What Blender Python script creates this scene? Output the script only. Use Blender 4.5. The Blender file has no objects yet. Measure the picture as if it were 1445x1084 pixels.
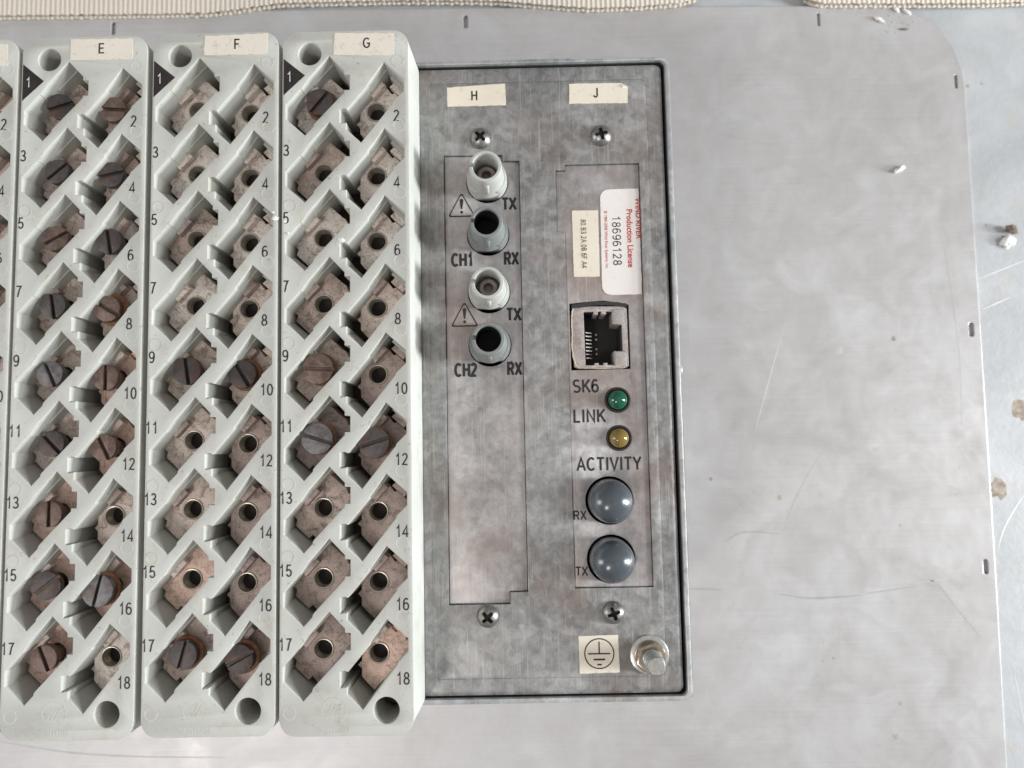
import bpy, bmesh, math, random
from mathutils import Vector, Matrix, noise
random.seed(7)
S = 0.001                       # everything below is written in millimetres
sc = bpy.context.scene
COL = sc.collection

# ---------------------------------------------------------------- camera
cam_d = bpy.data.cameras.new('camera')
cam = bpy.data.objects.new('camera', cam_d); COL.objects.link(cam)
rot = Matrix(((0.9997642684214053, 0.020079236103796413, 0.008260258186047264),
              (-0.01932512262670221, 0.9963619650114974, -0.08300225487232601),
              (-0.009896828950481279, 0.0828230581173837, 0.9965151247325899)))
cam.matrix_world = Matrix.Translation(Vector((27.0952, 65.2631, 210.3607)) * S) @ rot.to_4x4()
cam_d.sensor_width = 36; cam_d.lens = 27.156
cam_d.clip_start = 0.01; cam_d.clip_end = 50
cam_d.dof.use_dof = True; cam_d.dof.focus_distance = 0.205; cam_d.dof.aperture_fstop = 19
sc.camera = cam

# ---------------------------------------------------------------- world and lamps (a room with windows on both sides)
w = bpy.data.worlds.new('World'); sc.world = w; w.use_nodes = True
wn, wl = w.node_tree.nodes, w.node_tree.links
bg = wn['Background']
tc = wn.new('ShaderNodeTexCoord'); sx = wn.new('ShaderNodeSeparateXYZ'); rp = wn.new('ShaderNodeValToRGB')
wl.new(tc.outputs['Generated'], sx.inputs[0]); wl.new(sx.outputs['Z'], rp.inputs[0]); wl.new(rp.outputs[0], bg.inputs[0])
# dim walls all round and a paler, slightly warm ceiling overhead
rp.color_ramp.elements[0].position = 0.0; rp.color_ramp.elements[0].color = (0.42, 0.45, 0.48, 1)
rp.color_ramp.elements[1].position = 1.0; rp.color_ramp.elements[1].color = (1.0, 0.91, 0.86, 1)
e_ = rp.color_ramp.elements.new(0.6); e_.color = (0.44, 0.44, 0.45, 1)
e_ = rp.color_ramp.elements.new(0.88); e_.color = (0.78, 0.72, 0.69, 1)
bg.inputs[1].default_value = 0.62

def area(name, loc, target, sx_, sy_, power, color):
    d = bpy.data.lights.new(name, 'AREA'); d.shape = 'RECTANGLE'; d.size = sx_; d.size_y = sy_
    d.energy = power; d.color = color
    o = bpy.data.objects.new(name, d); COL.objects.link(o); o.location = loc
    o.rotation_euler = (Vector(target) - Vector(loc)).to_track_quat('-Z', 'Y').to_euler()
    return o
area('window_light_right', (1.25, 0.02, 0.62), (0, 0.08, 0), 0.24, 0.40, 12.0, (0.95, 0.99, 1.0))
area('window_light_right_low', (1.35, -0.04, 0.22), (0.03, 0.04, 0), 0.17, 0.22, 23.0, (0.93, 0.98, 1.0))
area('window_light_left', (-1.05, 0.0, 0.46), (0, 0.08, 0), 0.30, 0.55, 5.0, (0.88, 0.95, 1.0))
area('window_light_front', (-0.58, -0.62, 1.20), (0, 0.0, 0), 0.16, 0.34, 5.5, (1.0, 0.95, 0.91))

sc.view_settings.view_transform = 'Standard'; sc.view_settings.look = 'None'
sc.view_settings.exposure = -0.06; sc.view_settings.gamma = 1
sc.render.engine = 'CYCLES'
sc.render.resolution_x = 1024; sc.render.resolution_y = 768

# ---------------------------------------------------------------- material helpers
class NT:
    def __init__(s, name):
        s.m = bpy.data.materials.new(name); s.m.use_nodes = True
        s.n = s.m.node_tree.nodes; s.l = s.m.node_tree.links
        s.b = s.n['Principled BSDF']
        t = s.n.new('ShaderNodeTexCoord'); s.mp = s.n.new('ShaderNodeMapping')
        s.mp.inputs['Scale'].default_value = (1000, 1000, 1000)
        s.l.new(t.outputs['Object'], s.mp.inputs[0])
        s.co = s.mp.outputs[0]
    def vary(s):
        oi = s.n.new('ShaderNodeObjectInfo'); mu = s.n.new('ShaderNodeMath'); mu.operation = 'MULTIPLY'; mu.inputs[1].default_value = 937
        s.l.new(oi.outputs['Random'], mu.inputs[0]); s.l.new(mu.outputs[0], s.mp.inputs['Location'])
        s.rand = oi.outputs['Random']
    def scaled(s, v):
        m = s.n.new('ShaderNodeMapping'); m.inputs['Scale'].default_value = v; s.l.new(s.co, m.inputs[0]); return m.outputs[0]
    def noise(s, scale, detail=4, rough=.6, co=None, dist=0):
        n = s.n.new('ShaderNodeTexNoise'); n.inputs['Scale'].default_value = scale; n.inputs['Detail'].default_value = detail
        n.inputs['Roughness'].default_value = rough; n.inputs['Distortion'].default_value = dist
        s.l.new(co or s.co, n.inputs['Vector']); return n.outputs['Fac']
    def voro(s, scale, co=None, out='Color'):
        n = s.n.new('ShaderNodeTexVoronoi'); n.inputs['Scale'].default_value = scale; s.l.new(co or s.co, n.inputs['Vector'])
        if out == 'Color':
            q = s.n.new('ShaderNodeSeparateColor'); s.l.new(n.outputs['Color'], q.inputs[0]); return q.outputs[0]
        return n.outputs[out]
    def ramp(s, fac, stops):
        r = s.n.new('ShaderNodeValToRGB'); e = r.color_ramp.elements
        while len(e) < len(stops): e.new(0.5)
        for i, (p, c) in enumerate(stops):
            e[i].position = p; e[i].color = tuple(c) + (1,) if not isinstance(c, (int, float)) else (c, c, c, 1)
        s.l.new(fac, r.inputs[0]); return r.outputs[0]
    def mix(s, fac, a, b, mode='MIX'):
        m = s.n.new('ShaderNodeMix'); m.data_type = 'RGBA'; m.blend_type = mode
        for sock, v in ((m.inputs['Factor'], fac), (m.inputs['A'], a), (m.inputs['B'], b)):
            if isinstance(v, (int, float)) : sock.default_value = v if sock.type == 'VALUE' else (v, v, v, 1)
            elif isinstance(v, tuple): sock.default_value = v + (1,) if len(v) == 3 else v
            else: s.l.new(v, sock)
        return m.outputs['Result']
    def set(s, **k):
        for a, v in k.items():
            i = s.b.inputs[a.replace('_', ' ')]
            if isinstance(v, (int, float)): i.default_value = v
            elif isinstance(v, tuple): i.default_value = v + (1,) if len(v) == 3 else v
            else: s.l.new(v, i)
        return s
    def bump(s, h, strength, dist=0.0001, prev=None):
        b = s.n.new('ShaderNodeBump'); b.inputs['Strength'].default_value = strength; b.inputs['Distance'].default_value = dist
        s.l.new(h, b.inputs['Height'])
        if prev: s.l.new(prev, b.inputs['Normal'])
        s.l.new(b.outputs[0], s.b.inputs['Normal']); return b.outputs[0]

def plain(name, col, rough=.5, metal=0, var=0.12, scale=1.2):
    t = NT(name); t.vary()
    n = t.noise(scale, 5)
    a = tuple(c * (1 - var) for c in col); b = tuple(min(1, c * (1 + var)) for c in col)
    t.set(Base_Color=t.ramp(n, [(.3, a), (.7, b)]), Roughness=rough, Metallic=metal)
    return t.m

def galvanised(name, lo, hi, stain, metal=.55, rough=.42, spangle=.30):
    t = NT(name)
    big = t.noise(.045, 6, .65, dist=.6)
    sp = t.voro(.55, t.scaled((1, .75, 1)))
    md = t.noise(.35, 7, .7, dist=.4)
    c = t.ramp(t.mix(.42, big, md), [(.34, lo), (.5, tuple((a + b) / 2 for a, b in zip(lo, hi))), (.66, hi)])
    c = t.mix(t.ramp(t.noise(.028, 5, .6), [(.48, 0.), (.64, .75)]), c, stain)
    c = t.mix(spangle, c, t.ramp(t.mix(.3, sp, t.noise(.5, 6, .75, dist=2.)), [(.2, .30), (.8, .72)]), 'OVERLAY')
    c = t.mix(t.ramp(t.noise(1.1, 6, .7), [(.60, 0.), (.70, .45)]), c, tuple(x * .45 for x in lo))       # dirt specks
    c = t.mix(t.ramp(t.noise(.8, 5, .7, dist=1.), [(.66, 0.), (.74, .45)]), c, (.42, .44, .45))          # pale oxide
    st = t.noise(1.0, 3, .6, co=t.scaled((2.2, .05, 1)))
    c = t.mix(t.ramp(st, [(.58, 0.), (.66, .35)]), c, (.62, .62, .62))
    t.set(Base_Color=c, Metallic=metal, Roughness=t.ramp(md, [(.3, rough - .08), (.7, rough + .16)]))
    b = t.bump(big, .25, .0006); b = t.bump(md, .15, .0002, b)
    t.bump(t.noise(3.5, 4, .7), .25, .00006, b)
    return t.m

M = {}
M['panel'] = galvanised('galvanised_panel', (.185, .185, .185), (.50, .50, .495), (.24, .19, .165))  # brown blotches: patina that also stands in for brownish reflections
M['card'] = galvanised('galvanised_card', (.29, .275, .27), (.62, .595, .595), (.33, .255, .225), spangle=.15)
M['case'] = galvanised('case_steel', (.34, .35, .36), (.62, .63, .64), (.40, .37, .35), metal=.5, rough=.38)

def housing_mat():
    t = NT('grey_moulded_plastic'); t.vary()
    a = t.noise(.05, 4)
    c = t.ramp(a, [(.3, (.48, .485, .445)), (.7, (.545, .55, .51))])
    c = t.mix(t.ramp(t.noise(.16, 7, .75), [(.52, 0.), (.70, .5)]), c, (.42, .37, .28))
    c = t.mix(t.ramp(t.noise(.7, 7, .8), [(.60, 0.), (.67, .75)]), c, (.22, .17, .13))
    c = t.mix(t.ramp(t.noise(3.2, 3, .7), [(.70, 0.), (.76, .5)]), c, (.20, .15, .12))
    t.set(Base_Color=c, Roughness=t.ramp(a, [(.3, .38), (.7, .52)]))
    b = t.bump(t.noise(.5, 3), .12, .0002); t.bump(t.noise(7, 3, .6), .25, .00003, b)
    return t.m
M['housing'] = housing_mat()

def plate_mat(name, base, light, dirt, metal, dk=.5):
    t = NT(name); t.vary()
    n = t.noise(.35, 7, .7, dist=.5); f = t.noise(2.4, 6, .75)
    c = t.ramp(n, [(.3, base), (.7, light)])
    c = t.mix(t.ramp(t.noise(.42, 8, .8, dist=.9), [(.50, 0.), (.60, dk)]), c, dirt)
    c = t.mix(t.ramp(f, [(.57, 0.), (.64, .85)]), c, tuple(x * .35 for x in dirt))
    t.set(Base_Color=c, Metallic=metal, Roughness=t.ramp(n, [(.3, .42), (.7, .65)]))
    b = t.bump(n, .35, .0004); t.bump(f, .5, .00012, b)
    return t.m
PL = {
    'tin': plate_mat('tinned_plate', (.74, .67, .62), (.90, .85, .80), (.27, .18, .14), .1, .7),
    'dull': plate_mat('dull_brown_plate', (.70, .575, .51), (.86, .76, .69), (.22, .15, .12), .1, .65),
    'copper': plate_mat('copper_plate', (.76, .52, .43), (.88, .70, .61), (.30, .19, .145), .2, .55),
    'dark': plate_mat('tarnished_plate', (.40, .31, .28), (.54, .44, .40), (.12, .10, .09), .4, .6),
    'sooty': plate_mat('sooty_plate', (.42, .34, .30), (.76, .62, .55), (.10, .10, .095), .35, .75)}
def screw_mat(name, base, light, rust):
    t = NT(name); t.vary()
    n = t.noise(.6, 7, .7, dist=.6)
    c = t.ramp(n, [(.3, base), (.7, light)])
    c = t.mix(t.ramp(t.noise(.45, 6, .7), [(.48, 0.), (.60, .8)]), c, rust)
    t.set(Base_Color=c, Metallic=.55, Roughness=t.ramp(n, [(.3, .34), (.7, .58)]))
    b = t.bump(n, .4, .0003); t.bump(t.noise(4, 4, .7), .4, .00008, b)
    return t.m
SM = {'blue': screw_mat('blued_screw', (.060, .055, .055), (.135, .125, .128), (.11, .065, .045)),
      'brown': screw_mat('brown_screw', (.12, .082, .07), (.26, .185, .16), (.12, .075, .06)),
      'grey': screw_mat('grey_screw', (.10, .098, .10), (.24, .23, .235), (.12, .08, .06)),
      'black': screw_mat('black_screw', (.04, .038, .040), (.095, .09, .095), (.12, .06, .04))}
M['rust'] = plain('rusty_washer', (.26, .12, .065), .7, .2, .4, 1.5)
M['bore'] = plain('threaded_bore', (.46, .42, .36), .35, .6, .35, 3)
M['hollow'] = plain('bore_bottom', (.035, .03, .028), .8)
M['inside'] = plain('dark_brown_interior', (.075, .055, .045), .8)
M['ink'] = plain('black_ink', (.02, .019, .02), .6, 0, .1, 3)
M['red_ink'] = plain('red_ink', (.46, .045, .04), .6, 0, .2, 2)
M['white_ink'] = plain('white_ink', (.72, .72, .70), .5, 0, .1, 2)
M['black_plastic'] = plain('black_marker', (.022, .018, .018), .35, 0, .4, .6)
def paper(name, col, spot):
    t = NT(name); t.vary()
    c = t.ramp(t.noise(.15, 5), [(.3, tuple(x * .95 for x in col)), (.7, col)])
    c = t.mix(t.ramp(t.noise(.6, 6, .75), [(.54, 0.), (.70, .6)]), c, spot)
    t.set(Base_Color=c, Roughness=.5); t.bump(t.noise(1.5, 3), .15, .0001); return t.m
M['cream'] = paper('cream_sticker', (.80, .73, .61), (.55, .45, .33))
M['aged'] = paper('aged_sticker', (.75, .69, .60), (.42, .33, .24))
M['white_paper'] = paper('white_sticker', (.82, .77, .74), (.70, .60, .52))
M['conn_pale'] = plain('pale_grey_connector', (.47, .475, .445), .38, 0, .06, .5)
M['conn_grey'] = plain('mid_grey_connector', (.215, .228, .222), .35, 0, .08, .5)
M['ferrule'] = plain('ferrule_plastic', (.36, .32, .30), .4, .2)
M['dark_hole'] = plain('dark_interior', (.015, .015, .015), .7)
M['nickel'] = plain('nickel_screw', (.30, .285, .27), .36, .85, .25, .8)
M['zinc'] = plain('zinc_stud', (.55, .55, .53), .33, .8, .2, 1.0)
M['brassy'] = plain('passivated_washer', (.44, .37, .30), .25, .85, .35, .3)
M['dome'] = NT('slate_cap').set(Base_Color=(.075, .09, .103), Roughness=.26, Coat_Weight=.6, Coat_Roughness=.2, Transmission_Weight=.15).m
M['green'] = NT('green_lens').set(Base_Color=(.004, .085, .045), Roughness=.12, Coat_Weight=.5).m
M['amber'] = NT('amber_lens').set(Base_Color=(.20, .135, .03), Roughness=.12, Coat_Weight=.5).m
M['shell'] = plate_mat('worn_socket_shell', (.42, .36, .34), (.58, .52, .50), (.30, .24, .21), .4, .4)
M['spring'] = plain('socket_spring', (.55, .52, .50), .35, .7, .2, 1.5)
M['contact'] = plain('socket_contact', (.5, .48, .42), .3, .8)
M['black_foam'] = plain('black_gasket_foam', (.035, .035, .035), .9, 0, .5, 2)
M['seal'] = plain('cream_seal', (.55, .48, .38), .8, 0, .2, 2)

def sheet_mat():
    t = NT('steel_sheet_metal')
    a = t.noise(.012, 5, .6, dist=.8); b_ = t.noise(.05, 6, .65, dist=1.0)
    c = t.ramp(t.mix(.45, a, b_), [(.28, (.42, .405, .40)), (.5, (.49, .475, .472)), (.72, (.555, .555, .56))])
    c = t.mix(t.ramp(t.noise(.10, 2, .5), [(.74, 0.), (.80, .35)]), c, (.36, .26, .18))                    # rusty spots
    br = t.noise(1.0, 3, .6, co=t.scaled((.02, 1.4, 1)))
    c = t.mix(.06, c, t.ramp(br, [(.3, .2), (.7, .8)]), 'OVERLAY')
    c = t.mix(t.ramp(t.noise(.25, 7, .75, dist=1.5), [(.52, 0.), (.66, .16)]), c, (.36, .34, .33))
    c = t.mix(t.ramp(t.noise(.7, 7, .8), [(.66, 0.), (.72, .35)]), c, (.33, .29, .26))
    hs = t.noise(1.0, 2, .5, co=t.scaled((.03, 2.6, 1))); vs = t.noise(1.0, 2, .5, co=t.scaled((1.9, .05, 1)))
    c = t.mix(t.ramp(hs, [(.64, 0.), (.69, .10)]), c, (.80, .80, .80)); c = t.mix(t.ramp(vs, [(.68, 0.), (.72, .10)]), c, (.78, .78, .78))
    t.set(Base_Color=c, Metallic=.3, Roughness=t.ramp(b_, [(.3, .34), (.7, .48)]))
    b = t.bump(t.noise(.03, 3, .5), .5, .0012)
    b = t.bump(br, .06, .0001, b); t.bump(t.noise(.9, 5, .6), .08, .0001, b)
    return t.m
M['sheet'] = sheet_mat()
def floor_mat():
    t = NT('blue_grey_floor')
    a = t.noise(.03, 6, .65, dist=.5)
    c = t.ramp(a, [(.3, (.38, .395, .405)), (.7, (.52, .53, .54))])
    c = t.mix(t.ramp(t.noise(.09, 6, .7), [(.58, 0.), (.72, .5)]), c, (.47, .42, .35))
    c = t.mix(t.ramp(t.noise(.5, 5, .7), [(.68, 0.), (.76, .6)]), c, (.20, .18, .16))
    t.set(Base_Color=c, Roughness=.5, Metallic=.1); t.bump(t.noise(.4, 6, .6), .3, .0004); return t.m
M['floor'] = floor_mat()
M['stain'] = plain('brown_stain', (.38, .32, .265), .8, 0, .4, .5)
M['scratch_dark'] = plain('dark_scratch', (.40, .385, .38), .5, .4, .1, .2)
M['scratch_faint'] = plain('faint_scratch', (.50, .485, .48), .45, .45, .06, .2)
M['scratch_light'] = plain('bright_scratch', (.80, .80, .80), .35, .5, .05, .2)
def card_mat():
    t = NT('cardboard')
    wv = t.n.new('ShaderNodeTexWave'); wv.inputs['Scale'].default_value = .16; wv.inputs['Distortion'].default_value = 1.2; wv.inputs['Detail'].default_value = 2
    t.l.new(t.scaled((1, .35, 1)), wv.inputs['Vector'])
    c = t.ramp(wv.outputs['Fac'], [(.2, (.60, .54, .46)), (.8, (.64, .58, .50))])
    c = t.mix(t.ramp(t.noise(.5, 5, .7), [(.62, 0.), (.72, .5)]), c, (.40, .32, .25))
    t.set(Base_Color=c, Roughness=.85); t.bump(wv.outputs['Fac'], .5, .0006); return t.m
M['cardboard'] = card_mat()
M['flute'] = plain('corrugated_core', (.33, .26, .19), .9, 0, .3, .8)
M['crumb'] = plain('white_crumb', (.78, .77, .74), .7, 0, .1, 1)
M['dirt'] = plain('dirt_crumb', (.17, .13, .10), .9, 0, .4, 1)

# ---------------------------------------------------------------- geometry helpers
def circ(cx, cy, r, n=28, a0=0, ry=None):
    return [(cx + r * math.cos(a0 + 2 * math.pi * i / n), cy + (ry or r) * math.sin(a0 + 2 * math.pi * i / n)) for i in range(n)]
def rrect(x0, y0, x1, y1, r, n=5):
    p = []
    for (cx, cy, a) in ((x1 - r, y1 - r, 0), (x0 + r, y1 - r, 90), (x0 + r, y0 + r, 180), (x1 - r, y0 + r, 270)):
        for i in range(n + 1):
            t = math.radians(a + 90 * i / n); p.append((cx + r * math.cos(t), cy + r * math.sin(t)))
    return p
def eval_mesh(o):
    dg = bpy.context.evaluated_depsgraph_get()
    m = bpy.data.meshes.new_from_object(o.evaluated_get(dg)); return m
def flat(polys, z0, z1, bev=0, res=1, fill='BOTH'):
    """closed outlines (the first outer, the others holes) -> plate mesh from z0 to z1 in mm, rounded edges"""
    cu = bpy.data.curves.new('c', 'CURVE'); cu.dimensions = '2D'; cu.fill_mode = fill
    for p in polys:
        s = cu.splines.new('POLY'); s.points.add(len(p) - 1)
        for i, q in enumerate(p): s.points[i].co = (q[0], q[1], 0, 1)
        s.use_cyclic_u = True
    cu.bevel_depth = bev; cu.bevel_resolution = res; cu.offset = -bev
    cu.extrude = max((z1 - z0) / 2 - bev, 0)
    o = bpy.data.objects.new('c', cu); COL.objects.link(o); bpy.context.view_layer.update()
    m = eval_mesh(o); bpy.data.objects.remove(o); bpy.data.curves.remove(cu)
    m.transform(Matrix.Translation((0, 0, (z0 + z1) / 2)))
    return m
def text_mesh(s, h, xs=1.0, bold=0, align='CENTER', th=.02, space=1.0):
    cu = bpy.data.curves.new('t', 'FONT'); cu.body = s; cu.size = h / .73; cu.align_x = align; cu.align_y = 'CENTER'
    cu.extrude = th; cu.offset = bold; cu.space_character = space; cu.resolution_u = 4
    o = bpy.data.objects.new('t', cu); COL.objects.link(o); bpy.context.view_layer.update()
    m = eval_mesh(o); bpy.data.objects.remove(o); bpy.data.curves.remove(cu)
    m.transform(Matrix.Diagonal((xs, 1, 1, 1))); return m
def A_(cx, cy, rx, ry, a0, a1, n=10): return [(cx + rx * math.cos(math.radians(a0 + (a1 - a0) * i / n)), cy + ry * math.sin(math.radians(a0 + (a1 - a0) * i / n))) for i in range(n + 1)]
GL = {  # centre lines of a plain grotesque alphabet: (advance width, strokes) on a cap height of 1
 '0': (.56, [A_(.28, .5, .22, .46, 90, 450, 24)]), '1': (.56, [[(.12, .74), (.22, .79), (.33, .98), (.33, 0)]]),
 '2': (.56, [A_(.27, .72, .2, .24, 165, -30, 12) + [(.06, .04), (.5, .04)]]), '3': (.56, [A_(.26, .735, .18, .225, 160, -90, 10) + A_(.26, .265, .22, .225, 90, -160, 12)]),
 '4': (.56, [[(.4, 0), (.4, .96), (.04, .27), (.54, .27)]]), '5': (.56, [[(.46, .95), (.13, .95), (.08, .5)] + A_(.27, .31, .21, .27, 130, -160, 14)]),
 '6': (.56, [A_(.29, .5, .23, .46, 50, 180, 10) + A_(.28, .32, .22, .28, 180, 540, 20)]), '7': (.56, [[(.06, .95), (.49, .95), (.33, .6), (.2, 0)]]),
 '8': (.56, [A_(.28, .73, .175, .225, -90, 270, 18), A_(.28, .27, .22, .23, 90, 450, 18)]), '9': (.56, [A_(.27, .5, .23, .46, -130, 0, 10) + A_(.28, .68, .22, .28, 0, 360, 20)]),
 'A': (.66, [[(.03, 0), (.33, .98), (.63, 0)], [(.14, .33), (.52, .33)]]), 'B': (.66, [[(.1, .5), (.1, .95), (.33, .95)] + A_(.35, .735, .18, .215, 90, -90, 8) + [(.1, .52)], [(.1, .5), (.1, .05), (.36, .05)] + A_(.37, .275, .21, .225, -90, 90, 8)[0:] + [(.14, .5)]]),
 'C': (.7, [A_(.37, .5, .29, .46, 45, 315, 20)]), 'E': (.64, [[(.56, .95), (.1, .95), (.1, .05), (.58, .05)], [(.14, .52), (.52, .52)]]),
 'F': (.6, [[(.55, .95), (.1, .95), (.1, 0)], [(.14, .5), (.48, .5)]]), 'G': (.76, [A_(.38, .5, .31, .46, 45, 330, 20) + [(.65, .46), (.4, .46)]]),
 'H': (.7, [[(.1, 0), (.1, 1)], [(.6, 0), (.6, 1)], [(.14, .52), (.56, .52)]]), 'I': (.26, [[(.13, 0), (.13, 1)]]), 'J': (.52, [[(.42, 1), (.42, .28)] + A_(.24, .25, .18, .21, 0, -180, 10)]),
 'K': (.66, [[(.1, 0), (.1, 1)], [(.6, 1), (.14, .42)], [(.27, .6), (.63, 0)]]), 'L': (.56, [[(.1, 1), (.1, .05), (.53, .05)]]), 'N': (.7, [[(.1, 0), (.1, .96), (.6, .04), (.6, 1)]]),
 'R': (.7, [[(.1, 0), (.1, .95), (.38, .95)] + A_(.38, .72, .2, .23, 90, -90, 8) + [(.14, .49)], [(.38, .45), (.6, 0)]]), 'S': (.64, [A_(.32, .73, .22, .23, 35, 270, 12)[:-1] + A_(.32, .27, .25, .23, 90, -145, 12)]),
 'T': (.6, [[(.3, 0), (.3, .9)], [(.02, .95), (.58, .95)]]), 'V': (.64, [[(.03, 1), (.32, .03), (.61, 1)]]), 'X': (.64, [[(.04, 0), (.6, 1)], [(.04, 1), (.6, 0)]]), 'Y': (.64, [[(.04, 1), (.32, .45), (.6, 1)], [(.32, .42), (.32, 0)]]),
 '.': (.28, [[(.14, 0), (.14, .12)]]), ' ': (.3, [])}
def letters(s, h, xs=1.0, wt=.11):
    """flat monoline lettering, centred; h = cap height in mm, wt = stroke weight relative to it"""
    W = sum(GL[c][0] for c in s) + .09 * (len(s) - 1); x0 = -W / 2; bm = bmesh.new(); hw = wt * h / 2; lift = 0
    for c in s:
        for st_ in GL[c][1]:
            P = [Vector(((x0 + p[0]) * h * xs, (p[1] - .5) * h)) for p in st_]; prev = None; L = len(P) - 1; lift += .004
            closed = (P[0] - P[-1]).length < 1e-4
            for i, p in enumerate(P):
                a = (P[i] - P[i - 1]).normalized() if i else ((P[0] - P[-2]).normalized() if closed else (P[1] - P[0]).normalized())
                b = (P[i + 1] - P[i]).normalized() if i < L else ((P[1] - P[0]).normalized() if closed else a)
                t = (a + b); t = t.normalized() if t.length > .1 else b; n = Vector((-t.y, t.x)); k = hw / max(.45, n.dot(Vector((-a.y, a.x))))
                u, v = bm.verts.new((*(p + n * k), lift)), bm.verts.new((*(p - n * k), lift))
                if prev: bm.faces.new((prev[0], prev[1], v, u))
                prev = (u, v)
        x0 += GL[c][0] + .09
    bmesh.ops.recalc_face_normals(bm, faces=bm.faces)
    m = bpy.data.meshes.new('t'); bm.to_mesh(m); bm.free(); return m
def join(*ms):
    bm = bmesh.new()
    for m in ms: bm.from_mesh(m)
    r = bpy.data.meshes.new('j'); bm.to_mesh(r); bm.free(); return r
def lathe(prof, n=32, cx=0, cy=0, sx=1, sy=1):
    bm = bmesh.new(); rings = []
    for (r, z) in prof:
        if r < 1e-6: rings.append([bm.verts.new((cx, cy, z))])
        else: rings.append([bm.verts.new((cx + sx * r * math.cos(2 * math.pi * i / n), cy + sy * r * math.sin(2 * math.pi * i / n), z)) for i in range(n)])
    for a, b in zip(rings, rings[1:]):
        for i in range(n):
            j = (i + 1) % n
            if len(a) == 1 and len(b) == 1: continue
            if len(a) == 1: bm.faces.new((a[0], b[i], b[j]))
            elif len(b) == 1: bm.faces.new((a[i], a[j], b[0]))
            else: bm.faces.new((a[i], a[j], b[j], b[i]))
    bmesh.ops.recalc_face_normals(bm, faces=bm.faces)
    m = bpy.data.meshes.new('l'); bm.to_mesh(m); bm.free(); return m
def hull(pts):
    bm = bmesh.new(); vs = [bm.verts.new(p) for p in pts]
    bmesh.ops.convex_hull(bm, input=vs)
    bmesh.ops.delete(bm, geom=[v for v in bm.verts if not v.link_faces], context='VERTS')
    m = bpy.data.meshes.new('h'); bm.to_mesh(m); bm.free(); return m
def box(x0, y0, z0, x1, y1, z1): return hull([(x, y, z) for x in (x0, x1) for y in (y0, y1) for z in (z0, z1)])
def boolean(a, b):
    oa = bpy.data.objects.new('a', a); ob = bpy.data.objects.new('b', b); COL.objects.link(oa); COL.objects.link(ob)
    md = oa.modifiers.new('b', 'BOOLEAN'); md.object = ob; md.operation = 'DIFFERENCE'; md.solver = 'EXACT'
    bpy.context.view_layer.update(); m = eval_mesh(oa)
    bpy.data.objects.remove(oa); bpy.data.objects.remove(ob); return m
def fin(m, mat, smooth=None):
    """scale to metres, give it a material, smooth by angle"""
    m = m.copy(); m.transform(Matrix.Scale(S, 4)); m.materials.clear(); m.materials.append(mat)
    for p in m.polygons: p.use_smooth = False; p.material_index = 0
    if smooth:
        for p in m.polygons: p.use_smooth = True
        bm = bmesh.new(); bm.from_mesh(m); bmesh.ops.remove_doubles(bm, verts=bm.verts, dist=1e-7)
        for e in bm.edges:
            if len(e.link_faces) == 2 and e.calc_face_angle(0) > math.radians(smooth): e.smooth = False
        bm.to_mesh(m); bm.free()
    return m
def obj(name, mesh, parent=None, loc=(0, 0, 0), rz=0, label=None, cat=None, group=None, kind=None, rx=0):
    o = bpy.data.objects.new(name, mesh); COL.objects.link(o)
    if mesh and mesh.name[:2] in ('h', 'j', 'l', 'c', 't') or mesh: mesh.name = name
    o.location = Vector(loc) * S; o.rotation_euler = (rx, 0, rz)
    if parent is not None: o.parent = parent
    if label: o['label'] = label
    if cat: o['category'] = cat
    if group: o['group'] = group
    if kind: o['kind'] = kind
    return o

# ---------------------------------------------------------------- the setting
ZS = -90.0
floor = obj('table_top', fin(box(-900, -900, ZS - 22, 900, 900, ZS - 1.6), M['floor']), label='blue grey worktop under the steel sheet', kind='structure')

edge = [(-260, 247.6), (-71.4, 245.2), (-7.8, 244.4), (107.3, 242.3), (172, 241.0), (180, 240.3), (189, 237.6), (196, 233.6), (201.5, 228.4), (205.3, 221.7), (207.6, 214.5),
        (208.4, 206), (208.3, 180), (207.7, 81.6), (207.2, 16.8), (206.2, -57), (205.5, -160), (-260, -150)]
def slot(cx, cy, w=1.1, h=5.6, n=5): 
    p = []
    for a0, oy in ((0, h / 2 - w / 2), (math.pi, -(h / 2 - w / 2))):
        for i in range(n + 1):
            t = a0 + math.pi * i / n; p.append((cx + w / 2 * math.cos(t), cy + oy + w / 2 * math.sin(t)))
    return p
slots = [slot(-135.2, 239.2, 1.8), slot(8.6, 238.4, 1.8), slot(151.5, 235.8), slot(205.0, 208.4), slot(204.3, 108, 1.9), slot(203.5, 16.9, 1.9)]
sheet = obj('metal_sheet', fin(flat([edge] + slots, -1.5, 0, .25), M['sheet']), None, (0, 0, ZS),
            label='large pale scratched steel sheet with rounded corner and narrow slots lying under the relay unit', cat='metal sheet')
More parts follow.
